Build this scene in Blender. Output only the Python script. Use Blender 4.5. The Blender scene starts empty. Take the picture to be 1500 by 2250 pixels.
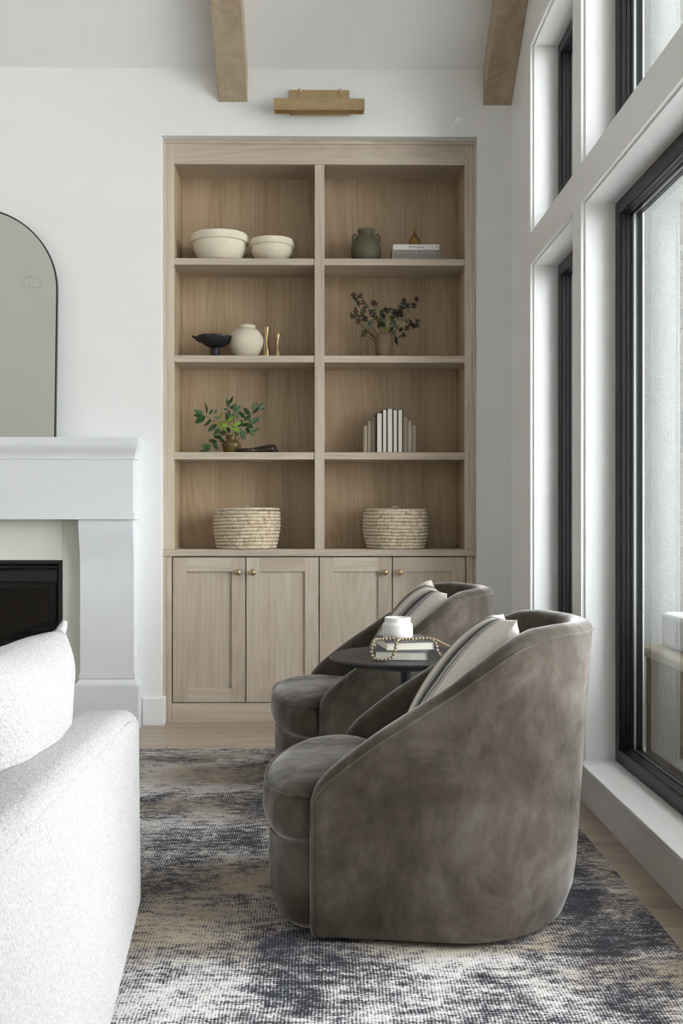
import bpy, bmesh, math, random
from mathutils import Vector, Matrix, noise as mnoise
R = math.radians
random.seed(7)
sc = bpy.context.scene
C = sc.collection

# ------------------------------------------------------------------ camera, world, exposure
cam = bpy.data.cameras.new('camera'); camo = bpy.data.objects.new('camera', cam); C.objects.link(camo)
cam.sensor_fit = 'VERTICAL'; cam.sensor_height = 36; cam.sensor_width = 24
cam.lens = 36.8; cam.shift_x = .0053; cam.shift_y = .008
cam.clip_start = .05; cam.clip_end = 200
camo.location = (0, 0, 1.0); camo.rotation_euler = (R(90), 0, R(-.75))
sc.camera = camo

w = bpy.data.worlds.new('sky'); sc.world = w; w.use_nodes = True
bg = w.node_tree.nodes['Background']
bg.inputs[0].default_value = (.94, .97, 1.0, 1); bg.inputs[1].default_value = 7.5
vs = sc.view_settings
vs.view_transform = 'Standard'; vs.look = 'None'; vs.gamma = 1; vs.use_curve_mapping = False
vs.exposure = .96
sc.cycles.caustics_reflective = False; sc.cycles.caustics_refractive = False

def portal(name, y0, y1, z0, z1, x=1.22):
    l = bpy.data.lights.new(name, 'AREA'); l.shape = 'RECTANGLE'
    l.size = z1 - z0; l.size_y = y1 - y0; l.cycles.is_portal = True
    o = bpy.data.objects.new(name, l); C.objects.link(o)
    o.location = (x, (y0+y1)/2, (z0+z1)/2); o.rotation_euler = (0, R(90), 0)
    return o

# ------------------------------------------------------------------ materials
def lin(c):
    return tuple(((v/255)/12.92 if v/255 <= .04045 else ((v/255+.055)/1.055)**2.4) for v in c) + (1,)
MATS = {}
class NT:
    def __init__(s, name):
        s.m = bpy.data.materials.new(name); s.m.use_nodes = True
        s.t = s.m.node_tree; s.b = s.t.nodes['Principled BSDF']; MATS[name] = s.m
    def n(s, typ, **kw):
        nd = s.t.nodes.new(typ)
        for k, v in kw.items():
            if k[0] == 'i' and k[1:].isdigit(): s.set(nd.inputs[int(k[1:])], v)
            elif k.startswith('in_'): s.set(nd.inputs[k[3:].replace('_', ' ')], v)
            else: setattr(nd, k, v)
        return nd
    def set(s, sock, v):
        if hasattr(v, 'is_output') or hasattr(v, 'links'): s.t.links.new(v, sock)
        else: sock.default_value = v
    def math(s, op, a, b=0, c=0): return s.n('ShaderNodeMath', operation=op, i0=a, i1=b, i2=c).outputs[0]
    def vmath(s, op, a, b): return s.n('ShaderNodeVectorMath', operation=op, i0=a, i1=b).outputs[0]
    def obj(s): return s.n('ShaderNodeTexCoord').outputs['Object']
    def noise(s, vec, scale, detail=3, rough=.55, dist=0):
        nd = s.n('ShaderNodeTexNoise', in_Scale=scale, in_Detail=detail, in_Roughness=rough, in_Distortion=dist)
        s.t.links.new(vec, nd.inputs['Vector']); return nd.outputs[0]
    def ramp(s, fac, stops, interp='LINEAR'):
        nd = s.n('ShaderNodeValToRGB'); s.t.links.new(fac, nd.inputs[0]); cr = nd.color_ramp; cr.interpolation = interp
        while len(cr.elements) < len(stops): cr.elements.new(.5)
        for e, (p, c) in zip(cr.elements, stops): e.position = p; e.color = c if len(c) == 4 else lin(c)
        return nd.outputs[0]
    def mix(s, fac, a, b, typ='MIX'):
        nd = s.n('ShaderNodeMix', data_type='RGBA', blend_type=typ)
        s.set(nd.inputs[0], fac); s.set(nd.inputs[6], a); s.set(nd.inputs[7], b); return nd.outputs[2]
    def bump(s, h, strength=.3, dist=.01):
        nd = s.n('ShaderNodeBump'); nd.inputs['Strength'].default_value = strength; nd.inputs['Distance'].default_value = dist
        s.t.links.new(h, nd.inputs['Height']); s.t.links.new(nd.outputs[0], s.b.inputs['Normal'])
    def P(s, **kw):
        for k, v in kw.items(): s.set(s.b.inputs[k.replace('_', ' ')], v)
        return s.m

def plain(name, col, rough=.5, metal=0, bumpscale=0, bstr=.1, var=0, **kw):
    s = NT(name); c = lin(col)
    if var:
        o = s.obj(); f = s.noise(o, kw.pop('vscale', 8), 4)
        d = tuple(x*(1-var) for x in c[:3])+(1,); l = tuple(min(1, x*(1+var)) for x in c[:3])+(1,)
        s.P(Base_Color=s.ramp(f, [(.3, d), (.7, l)]))
    else: s.P(Base_Color=c)
    s.P(Roughness=rough, Metallic=metal, **kw)
    if bumpscale: s.bump(s.noise(s.obj(), bumpscale, 4), bstr, .01)
    return s.m

def wood(name, axis, dark, mid, light, ring=26, rough=.55, fine=.5):
    s = NT(name); o = s.obj()
    rnd = s.n('ShaderNodeObjectInfo').outputs['Random']
    off = s.n('ShaderNodeCombineXYZ', i0=s.math('MULTIPLY', rnd, 7.3), i1=s.math('MULTIPLY', rnd, 13.1), i2=s.math('MULTIPLY', rnd, 5.7)).outputs[0]
    v = s.vmath('ADD', o, off)
    sc1 = [3.6]*3; sc1[axis] = .26
    sc2 = [70]*3; sc2[axis] = 1.6
    sc3 = [9]*3; sc3[axis] = .5
    n1 = s.noise(s.vmath('MULTIPLY', v, tuple(sc1)), 1, 2, .5, .4)
    rings = s.math('MULTIPLY_ADD', s.math('SINE', s.math('MULTIPLY', n1, ring*6.28)), .5, .5)
    n2 = s.noise(s.vmath('MULTIPLY', v, tuple(sc2)), 1, 4, .65)
    n3 = s.noise(s.vmath('MULTIPLY', v, tuple(sc3)), 1, 3, .5)
    f = s.math('ADD', s.math('MULTIPLY', rings, .09), s.math('ADD', s.math('MULTIPLY', n2, fine), s.math('MULTIPLY', n3, .91-fine)))
    col = s.ramp(f, [(.3, dark), (.5, mid), (.7, light)])
    tint = s.ramp(rnd, [(0, (238, 236, 234)), (1, (255, 255, 255))])
    s.P(Base_Color=s.mix(1.0, col, tint, 'MULTIPLY'), Roughness=rough)
    s.bump(n2, .12, .002)
    return s.m
OAKC = ((184, 167, 147), (205, 191, 173), (219, 207, 192))
for ax, nm in enumerate('XYZ'): wood('oak'+nm, ax, *OAKC)
wood('oak_shadeZ', 2, (166, 142, 111), (187, 164, 133), (201, 180, 151), ring=30, fine=.45)  # darker oak copy with the shade of the shelf recess put into its colour
wood('beam_oak', 1, (164, 145, 120), (184, 166, 141), (198, 181, 158), ring=12, fine=.3)
wood('floor_oak', 0, (160, 144, 124), (184, 168, 149), (202, 188, 171), ring=16, rough=.38, fine=.35)
wood('bookend_wood', 2, (158, 144, 126), (178, 165, 147), (194, 182, 166), ring=14)
wood('table_wood', 0, (38, 38, 41), (52, 52, 56), (68, 68, 72), ring=14, rough=.4)

plain('wall_paint', (240, 240, 238), .85, bumpscale=60, bstr=.05)
plain('ceiling_paint', (238, 238, 238), .9)
plain('trim_paint', (244, 244, 244), .38)
plain('plaster', (226, 227, 229), .6, bumpscale=14, bstr=.04, var=.012)
plain('slab', (228, 228, 218), .5, var=.03, vscale=4)
plain('black_metal', (13, 13, 15), .35, Specular_IOR_Level=.35)
plain('black_matte', (16, 16, 17), .55)
plain('mirror_frame', (16, 17, 17), .35)
plain('brass', (206, 182, 142), .34, 1, var=.06, vscale=20)
plain('brass_dull', (190, 168, 134), .36, 1)
plain('gold', (178, 156, 114), .38, 1, bumpscale=60, bstr=.25, var=.12, vscale=30)
plain('antique_brass', (140, 110, 60), .4, 1, bumpscale=120, bstr=.5, var=.35, vscale=60)
plain('steel_spacer', (190, 192, 190), .3, .9)
plain('cream_clay', (232, 222, 200), .8, bumpscale=40, bstr=.2, var=.06, vscale=14)
plain('cream_ceramic', (225, 213, 192), .62, bumpscale=180, bstr=.12, var=.03, vscale=20)
plain('green_clay', (92, 88, 70), .6, bumpscale=40, bstr=.15, var=.14, vscale=14)
plain('black_clay', (36, 38, 41), .33, bumpscale=45, bstr=.6)
plain('brown_clay', (128, 106, 86), .8, bumpscale=220, bstr=.3, var=.12, vscale=70)
plain('dark_link', (44, 32, 24), .28, bumpscale=30, bstr=.3, var=.3, vscale=30)
plain('white_ceramic', (238, 236, 232), .4, bumpscale=38, bstr=.3)
plain('paper', (232, 226, 212), .8, bumpscale=300, bstr=.15)
plain('cover_black', (34, 33, 32), .6)
plain('cover_slate', (92, 94, 100), .55)
plain('cover_white', (226, 224, 220), .5)
plain('cover_grey', (128, 124, 116), .6)
plain('ink', (60, 58, 56), .6)
plain('ink_light', (176, 172, 164), .6)
plain('bead_gold', (150, 136, 112), .45, .3)
plain('jute', (186, 160, 124), .85, bumpscale=300, bstr=.4)
plain('stem', (70, 58, 38), .7)
plain('leaf_green', (46, 84, 42), .5, var=.3, vscale=25)
plain('leaf_lime', (120, 150, 40), .5, var=.15, vscale=25)
plain('leaf_dusky', (96, 112, 70), .55, var=.25, vscale=25)
plain('leaf_deep', (36, 56, 44), .5)
plain('berry', (52, 36, 30), .45, var=.3, vscale=60)
plain('seed_tan', (96, 78, 48), .6, var=.3, vscale=60)
plain('patio', (205, 203, 198), .8, bumpscale=10, bstr=.2, var=.04)
plain('weave', (142, 132, 104), .7)
plain('rail_wood', (176, 166, 142), .6)
plain('outdoor_fabric', (205, 206, 208), .9)
plain('light_lens', (240, 240, 238), .4)
plain('roof', (120, 118, 115), .9)
plain('pole_metal', (40, 44, 54), .35, .4)

def stucco():
    s = NT('stucco'); o = s.obj(); f = s.noise(o, 130, 5, .7)
    s.P(Base_Color=s.ramp(f, [(.3, (138, 139, 137)), (.7, (164, 165, 163))]), Roughness=.95); s.bump(f, .9, .008)
stucco()
def boucle():
    s = NT('boucle'); o = s.obj(); f = s.noise(o, 190, 4, .7); g = s.noise(o, 60, 3, .6)
    h = s.math('ADD', f, g)
    s.P(Base_Color=s.ramp(f, [(.3, (178, 176, 173)), (.62, (218, 216, 214))]), Roughness=1, Sheen_Weight=.25, Sheen_Roughness=.6)
    s.bump(h, 1.0, .009)
boucle()
def velvet():
    s = NT('velvet'); o = s.obj()
    a = s.noise(o, 3.6, 8, .66, .5); b = s.noise(s.vmath('MULTIPLY', o, (14, 14, 7)), 1, 5, .65, .6); c = s.noise(o, 700, 2)
    f = s.math('ADD', s.math('MULTIPLY', a, .72), s.math('MULTIPLY', b, .28))
    col = s.ramp(f, [(.37, (54, 47, 39)), (.5, (76, 68, 58)), (.65, (106, 98, 89))])
    s.P(Base_Color=col, Roughness=.75, Sheen_Weight=s.math('MULTIPLY_ADD', f, 4.4, -1.35), Sheen_Roughness=.36, Sheen_Tint=lin((228, 226, 226)))
    s.b.inputs['Specular IOR Level'].default_value = .2
    s.bump(s.math('ADD', s.math('MULTIPLY', b, .8), s.math('MULTIPLY', c, .15)), .15, .006)
velvet()
def pillow_mat():
    s = NT('stripe_linen'); o = s.obj(); x = s.n('ShaderNodeSeparateXYZ', i0=o).outputs[0]
    wv = s.noise(o, 260, 2, .6); wob = s.math('MULTIPLY', s.math('SUBTRACT', s.noise(o, 30, 2), .5), .004)
    ax = s.math('ADD', s.math('ABSOLUTE', s.math('ADD', x, -.0425)), wob)
    def band(c, h): return s.math('LESS_THAN', s.math('ABSOLUTE', s.math('SUBTRACT', ax, c)), h)
    core = band(.085, .017)
    side = s.math('MAXIMUM', band(.115, .008), band(.055, .008))
    thin = s.math('MAXIMUM', band(.130, .0025), band(.040, .0025))
    linen = s.ramp(wv, [(.3, (205, 198, 186)), (.7, (228, 222, 212))])
    dark = s.ramp(wv, [(.35, (40, 42, 48)), (.75, (104, 104, 106))])
    grey = s.ramp(wv, [(.3, (92, 92, 96)), (.7, (176, 172, 166))])
    c = s.mix(side, linen, grey); c = s.mix(thin, c, grey); c = s.mix(core, c, dark)
    s.P(Base_Color=c, Roughness=.95); s.bump(wv, .3, .003)
pillow_mat()
def basket_mat():
    s = NT('palm_straw'); o = s.obj(); f = s.noise(o, 55, 3, .6); g = s.noise(o, 9, 2)
    c = s.ramp(f, [(.25, (156, 130, 100)), (.45, (212, 196, 170)), (.7, (240, 230, 212))])
    s.P(Base_Color=s.mix(s.math('MULTIPLY', g, .25), c, lin((176, 142, 98))), Roughness=.8); s.bump(f, .4, .003)
basket_mat()
def rug_mat():
    s = NT('rug_pile'); o = s.obj()
    sep = s.n('ShaderNodeSeparateXYZ', i0=o); x, y = sep.outputs[0], sep.outputs[1]
    big = s.noise(o, 2.4, 7, .68, .6)
    med = s.noise(s.vmath('MULTIPLY', o, (16, 44, 1)), 1, 5, .7)
    row = s.noise(s.vmath('MULTIPLY', o, (60, 240, 1)), 1, 3, .7)
    wob = s.noise(o, 9, 2)
    line = s.math('SINE', s.math('ADD', s.math('MULTIPLY', x, 6.283/.0074), s.math('MULTIPLY', wob, 9)))
    lbreak = s.noise(s.vmath('MULTIPLY', o, (150, 30, 1)), 1, 2, .6)
    # bands painting cool window light and warm shade, plus darker border near long edge
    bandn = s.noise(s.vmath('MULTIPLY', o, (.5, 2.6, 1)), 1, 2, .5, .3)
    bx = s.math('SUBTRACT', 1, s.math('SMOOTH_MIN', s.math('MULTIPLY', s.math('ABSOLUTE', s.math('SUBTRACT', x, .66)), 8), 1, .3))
    def c5(n_, k): return s.math('MULTIPLY', s.math('SUBTRACT', n_, .5), k)
    spk = s.noise(s.vmath('MULTIPLY', o, (110, 190, 1)), 1, 3, .75)
    m = s.math('ADD', s.math('ADD', .53, s.math('ADD', c5(big, 1.9), c5(spk, 1.3))), s.math('ADD', c5(med, 1.6), c5(row, 1.2)))
    m = s.math('ADD', m, s.math('MULTIPLY', s.math('MULTIPLY', line, lbreak), .24))
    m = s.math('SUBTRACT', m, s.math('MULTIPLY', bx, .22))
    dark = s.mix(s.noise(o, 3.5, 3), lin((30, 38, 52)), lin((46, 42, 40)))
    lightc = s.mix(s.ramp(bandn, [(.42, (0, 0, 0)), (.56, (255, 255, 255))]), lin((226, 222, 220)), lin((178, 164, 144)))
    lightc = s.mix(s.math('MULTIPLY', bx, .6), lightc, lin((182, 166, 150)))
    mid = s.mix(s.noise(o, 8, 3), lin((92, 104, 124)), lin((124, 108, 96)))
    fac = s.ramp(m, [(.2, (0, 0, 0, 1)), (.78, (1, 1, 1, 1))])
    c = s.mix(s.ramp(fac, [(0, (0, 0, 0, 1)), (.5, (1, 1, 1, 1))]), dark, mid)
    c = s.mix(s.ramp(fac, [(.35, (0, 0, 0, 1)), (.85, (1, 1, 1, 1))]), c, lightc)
    s.P(Base_Color=c, Roughness=1); s.bump(m, .4, .004)
rug_mat()
def glass(name, tint=(1, 1, 1, 1), refl=1.0):
    m = bpy.data.materials.new(name); m.use_nodes = True; MATS[name] = m; t = m.node_tree; t.nodes.clear()
    out = t.nodes.new('ShaderNodeOutputMaterial'); mx = t.nodes.new('ShaderNodeMixShader'); lw = t.nodes.new('ShaderNodeLayerWeight'); pw_ = t.nodes.new('ShaderNodeMath'); pw_.operation = 'POWER'; pw_.inputs[1].default_value = 5; fr = t.nodes.new('ShaderNodeMath'); fr.operation = 'MULTIPLY_ADD'; fr.inputs[1].default_value = .96; fr.inputs[2].default_value = .04; lw.inputs[0].default_value = .5; t.links.new(lw.outputs['Facing'], pw_.inputs[0]); t.links.new(pw_.outputs[0], fr.inputs[0])
    tr = t.nodes.new('ShaderNodeBsdfTransparent'); gl = t.nodes.new('ShaderNodeBsdfGlossy')
    tr.inputs[0].default_value = tint; gl.inputs['Roughness'].default_value = 0
    gl.inputs[0].default_value = (refl, refl, refl, 1)
    t.links.new(fr.outputs[0], mx.inputs[0]); t.links.new(tr.outputs[0], mx.inputs[1]); t.links.new(gl.outputs[0], mx.inputs[2]); t.links.new(mx.outputs[0], out.inputs[0])
glass('window_glass', (.972, .98, .977, 1)); glass('fire_glass', (.10, .10, .13, 1))
s = NT('mirror_glass'); s.P(Base_Color=(.86, .88, .84, 1), Metallic=1, Roughness=.02)
s = NT('olive_glass'); s.P(Base_Color=lin((140, 120, 66)), Roughness=.08, Transmission_Weight=.55, IOR=1.4)

# ------------------------------------------------------------------ builders
OFF = {}
def tag(o, label=None, cat=None, group=None, kind=None):
    if label: o['label'] = label
    if cat: o['category'] = cat
    if group: o['group'] = group
    if kind: o['kind'] = kind
    return o
def thing(name, label, cat, loc=(0, 0, 0), group=None, rotz=0):
    o = bpy.data.objects.new(name, None); C.objects.link(o); o.empty_display_size = .1
    o.location = loc; o.rotation_euler = (0, 0, rotz); OFF[o] = Vector(loc)
    return tag(o, label, cat, group)
class MB:
    def __init__(s): s.v = []; s.f = []
    def box(s, x0, x1, y0, y1, z0, z1):
        n = len(s.v)
        s.v += [(x, y, z) for z in (z0, z1) for y in (y0, y1) for x in (x0, x1)]
        s.f += [tuple(n+i for i in q) for q in ((0, 2, 3, 1), (4, 5, 7, 6), (0, 1, 5, 4), (2, 6, 7, 3), (0, 4, 6, 2), (1, 3, 7, 5))]
        return s
    def rows(s, rows, closed=True, cap0=False, cap1=False):
        n0 = len(s.v); k = len(rows[0])
        for r in rows: s.v += [tuple(p) for p in r]
        for i in range(len(rows)-1):
            for j in range(k if closed else k-1):
                a = n0+i*k+j; b = n0+i*k+(j+1) % k
                s.f.append((a, b, b+k, a+k))
        if cap0: s.f.append(tuple(n0+j for j in reversed(range(k))))
        if cap1: s.f.append(tuple(n0+(len(rows)-1)*k+j for j in range(k)))
        return s
    def lathe(s, prof, cx=0, cy=0, cz=0, seg=40, fn=None):
        rows = []
        for i, (r, z) in enumerate(prof):
            row = []
            for j in range(seg):
                a = 2*math.pi*j/seg; rr, zz = (r, z) if fn is None else fn(r, z, a)
                row.append((cx+rr*math.cos(a), cy+rr*math.sin(a), cz+zz))
            rows.append(row)
        return s.rows(rows, True, True, True)
    def tube(s, pts, rad, seg=10, cyc=False):
        pts = [Vector(p) for p in pts]; n = len(pts); rows = []; prev = None
        for i, p in enumerate(pts):
            a = pts[(i-1) % n] if (cyc or i) else p; b = pts[(i+1) % n] if (cyc or i < n-1) else p
            t = (b-a).normalized()
            if prev is None:
                u = t.orthogonal().normalized()
            else:
                u = (prev-t*prev.dot(t)).normalized()
            prev = u; w_ = t.cross(u); r = rad[i] if isinstance(rad, (list, tuple)) else rad
            rows.append([p+(u*math.cos(2*math.pi*j/seg)+w_*math.sin(2*math.pi*j/seg))*r for j in range(seg)])
        if cyc: rows.append(rows[0]); return s.rows(rows)
        return s.rows(rows, True, True, True)
    def prism(s, poly, axis, a0, a1):
        """poly: 2D outline extruded along axis; axis 0: (y,z), 1: (x,z), 2: (x,y)"""
        def pt(p, a): return {0: (a, p[0], p[1]), 1: (p[0], a, p[1]), 2: (p[0], p[1], a)}[axis]
        return s.rows([[pt(p, a0) for p in poly], [pt(p, a1) for p in poly]], True, True, True)
    def build(s, name, mat, parent=None, local=False, smooth=False, bevel=0, seg=2, sub=0, auto=None):
        off = Vector((0, 0, 0)) if (local or parent is None) else OFF[parent]
        me = bpy.data.meshes.new(name); me.from_pydata([tuple(Vector(p)-off) for p in s.v], [], s.f)
        bm = bmesh.new(); bm.from_mesh(me); bmesh.ops.recalc_face_normals(bm, faces=bm.faces); bm.to_mesh(me); bm.free()
        me.materials.append(MATS[mat]); o = bpy.data.objects.new(name, me); C.objects.link(o)
        if smooth:
            for p in me.polygons: p.use_smooth = True
            if auto: me.set_sharp_from_angle(angle=R(auto))
        if bevel:
            m = o.modifiers.new('bevel', 'BEVEL'); m.width = bevel; m.segments = seg; m.limit_method = 'ANGLE'; m.angle_limit = R(40)
        if sub:
            m = o.modifiers.new('sub', 'SUBSURF'); m.levels = sub; m.render_levels = sub
        if parent is not None: o.parent = parent; OFF[o] = OFF[parent] if not local else Vector((0, 0, 0))
        else: OFF[o] = Vector((0, 0, 0))
        return o
def bx(name, mat, dims, parent=None, bevel=.0015, **kw): return MB().box(*dims).build(name, mat, parent, bevel=bevel, **kw)
def struct(o): return tag(o, kind='structure')
def inst(src, parent, loc, rot=(0, 0, 0), scale=(1, 1, 1)):
    o = src.copy(); C.objects.link(o); o.parent = parent; o.location = loc; o.rotation_euler = rot; o.scale = scale; return o

# ------------------------------------------------------------------ room shell
WY = 5.115            # face of the end wall
WX = .925             # face of the window wall
XL, YB = -6.4, -5.2   # far side and rear of the room
CZ, SL = 3.205, .73   # height of the ceiling at the end wall and its pitch
RY = 1.2              # ridge
def cz(y): return CZ+SL*(WY-y) if y >= RY else CZ+SL*(WY-RY)-.5*(RY-y)
fl = MB().box(XL, 1.2, YB, 5.6, -.12, -.02).build('floor', 'floor_oak'); struct(fl)
pl = 2.1; pw = .19
pm = MB().box(-pl/2+.0008, pl/2-.0008, -pw/2+.0008, pw/2-.0008, -.02, 0)
proto = pm.build('plank', 'floor_oak', fl, bevel=.0012, seg=1)
k = 0; y = 5.6-pw/2
rows_ = 0
while y > YB:
    x = XL-random.random()*1.6; rows_ += 1
    while x < WX:
        x1 = min(x+pl, WX+.03); x0 = max(x, XL)
        if x1-x0 > .05:
            o = proto if k == 0 else proto.copy()
            if k: C.objects.link(o)
            o.parent = fl; o.location = ((x0+x1)/2, y, 0); o.scale = ((x1-x0)/pl, 1, 1); k += 1
        x += pl
    y -= pw
# end wall with the bookcase niche
NX0, NX1, NZ = -.785, .758, 2.876
wb = MB()
wb.box(XL, NX0, WY, 5.6, 0, 3.6); wb.box(NX1, 1.2, WY, 5.6, 0, 3.6); wb.box(NX0, NX1, WY, 5.6, NZ, 3.6); wb.box(NX0, NX1, 5.55, 5.6, 0, NZ)
struct(wb.build('wall_back', 'wall_paint'))
struct(MB().box(XL-.2, XL, YB, 5.6, 0, 7).build('wall_left', 'wall_paint'))
struct(MB().box(XL-.2, 1.2, YB-.2, YB, 0, 4).build('wall_front', 'wall_paint'))
ce = MB()
zr = cz(RY)
ce.prism([(5.6, CZ-SL*(5.6-WY)), (RY, zr), (YB-.2, cz(YB-.2)), (YB-.2, cz(YB-.2)+.25), (RY, zr+.25), (5.6, CZ-SL*(5.6-WY)+.25)], 0, XL-.2, 1.25)
struct(ce.build('ceiling', 'ceiling_paint'))

# window wall: openings as (y0, y1, z0, z1)
SZ = .14
OPEN = [(3.867, 4.638, SZ, 2.131), (3.867, 4.638, 2.282, 3.106),
        (.95, 3.728, SZ, 2.131), (.95, 3.728, 2.282, 3.85),
        (-4.6, -2.0, SZ, 2.131), (-4.6, -2.0, 2.282, 3.4)]  # rear pair, out of view, added to light the ceiling the mirror reflects
COLS = sorted({(a, b) for a, b, _, _ in OPEN})
def wallstrips(mb, x0, x1, grow):
    ys = [YB]; tops = 7.0
    prev = YB
    for a, b in COLS:
        mb.box(x0, x1, prev, a-grow, 0, max(cz(min(max(prev, YB), 5)), cz(a))+.1); prev = b+grow
        zs = sorted((z0, z1) for aa, bb, z0, z1 in OPEN if aa == a)
        z = 0
        for z0, z1 in zs:
            mb.box(x0, x1, a-grow, b+grow, z, z0-(grow if z else 0)); z = z1+grow
        mb.box(x0, x1, a-grow, b+grow, z, max(cz(a), cz(b))+.1)
    mb.box(x0, x1, prev, WY if x0 < .94 else 5.6, 0, max(cz(prev), 3.4)+.1)
wr = MB(); wallstrips(wr, .94, 1.15, 0); struct(wr.build('wall_right', 'trim_paint'))
wc = MB(); wallstrips(wc, WX, .94, .006)
struct(wc.build('trim_1', 'trim_paint'))
sillb = struct(bx('trim_2', 'trim_paint', (.913, 1.052, YB, 4.66, SZ-.016, SZ+.0005), bevel=.003))
n = 0
for (a, b, z0, z1) in OPEN:
    n += 1
    near = a > 1
    wn = bpy.data.objects.new('window_%d' % n, None); C.objects.link(wn); wn.location = (1.05, (a+b)/2, z0); OFF[wn] = Vector(wn.location)
    struct(wn)
    def ring(x0, x1, ins, wid, name, mat, bev=.002):
        m = MB(); A, B, Z0, Z1 = a+ins, b-ins, z0+ins, z1-ins
        m.box(x0, x1, A, A+wid, Z0, Z1); m.box(x0, x1, B-wid, B, Z0, Z1)
        m.box(x0, x1, A+wid, B-wid, Z0, Z0+wid); m.box(x0, x1, A+wid, B-wid, Z1-wid, Z1)
        return m.build(name, mat, wn, bevel=bev, seg=1)
    ring(1.046, 1.053, .0005, .05, 'frame_flange', 'black_metal')
    ring(1.053, 1.070, .008, .045, 'frame', 'black_metal')
    ring(1.070, 1.086, .018, .035, 'sash', 'black_metal')
    ring(1.086, 1.097, .028, .028, 'glazing_bead', 'black_metal')
    ring(1.0985, 1.1065, .030, .020, 'glass_spacer', 'steel_spacer', 0)
    MB().box(1.1025, 1.103, a+.045, b-.045, z0+.045, z1-.045).build('pane', 'window_glass', wn)
    ring(1.1085, 1.13, .004, .046, 'outer_frame', 'black_metal')
# small white catch on the head of the big lower window
bx('window_latch', 'trim_paint', (1.056, 1.069, 3.16, 3.24, 2.098, 2.1225), bpy.data.objects['window_3'], bevel=.003)

# baseboards on the end wall
bb = MB(); bb.box(XL, -2.60, WY-.016, WY, 0, .135); struct(bb.build('baseboard_left', 'trim_paint', bevel=.003))
bb = MB(); bb.box(-.875, NX0+.016, WY-.016, WY, 0, .135); bb.box(NX0, NX0+.016, WY, WY+.055, 0, .135); struct(bb.build('baseboard_back', 'trim_paint', bevel=.003))
bb = MB(); bb.box(NX1-.012, WX, WY-.016, WY, 0, .135); struct(bb.build('baseboard_right', 'trim_paint', bevel=.003))

# ceiling beams running up the slope
def beam(name, x0, x1, label, drop=.165):
    yy = 1.4
    m = MB(); m.prism([(WY, CZ-drop), (yy, CZ-drop+SL*(WY-yy)), (yy, CZ+SL*(WY-yy)-.001), (WY, CZ-.001)], 0, x0, x1)
    return tag(m.build(name, 'beam_oak', bevel=.003), label, 'beam', 'oak ceiling beams')
beam('ceiling_beam', -.5067, -.3652, 'light oak ceiling beam left of the brass picture light')
beam('ceiling_beam', .787, .9245, 'oak ceiling beam in the corner against the window wall', .175)

# ------------------------------------------------------------------ built-in bookcase
CY = 5.175; BK = 5.45
bc = thing('built_in_bookcase', 'tall light oak built-in bookcase with eight open compartments', 'bookcase', (0, CY, .856))
X0, X1 = -.788, .761
CT = .856
bx('outer_trim', 'oakZ', (X0+.003, -.769, CY-.006, CY+.02, CT, 2.858), bc); bx('outer_trim', 'oakZ', (.744, X1-.004, CY-.006, CY+.02, CT, 2.858), bc)
bx('outer_trim', 'oakX', (X0+.003, X1-.004, CY-.006, CY+.02, 2.858, 2.8755), bc)
bx('stile', 'oakZ', (-.769, -.732, CY, CY+.02, CT, 2.858), bc); bx('stile', 'oakZ', (.7045, .744, CY, CY+.02, CT, 2.858), bc)
bx('top_rail', 'oakX', (-.732, .7045, CY, CY+.02, 2.758, 2.858), bc)
bx('side_panel', 'oak_shadeZ', (-.752, -.732, CY+.02, BK, CT, 2.80), bc); bx('side_panel', 'oak_shadeZ', (.7045, .7245, CY+.02, BK, CT, 2.80), bc)
bx('top_panel', 'oakX', (-.732, .7045, CY+.02, BK, 2.775, 2.80), bc)
bx('divider', 'oakZ', (-.038, .0104, CY-.001, BK, CT, 2.7575), bc)
for (a, b) in ((-.732, -.038), (.0104, .7045)):
    bx('back_panel', 'oak_shadeZ', (a, b, BK, BK+.02, CT, 2.80), bc)
    for z0, z1 in ((2.262, 2.2947), (1.7806, 1.8144), (1.3003, 1.3363)):
        bx('shelf', 'oakX', (a, b, CY+.004, BK, z0, z1), bc)
ct = tag(bx('wooden_counter', 'oakX', (X0+.003, X1-.004, CY-.012, BK+.02, .8225, CT), bevel=.002), 'long light oak ledge between the open shelves and the cabinet doors', 'counter')

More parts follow.
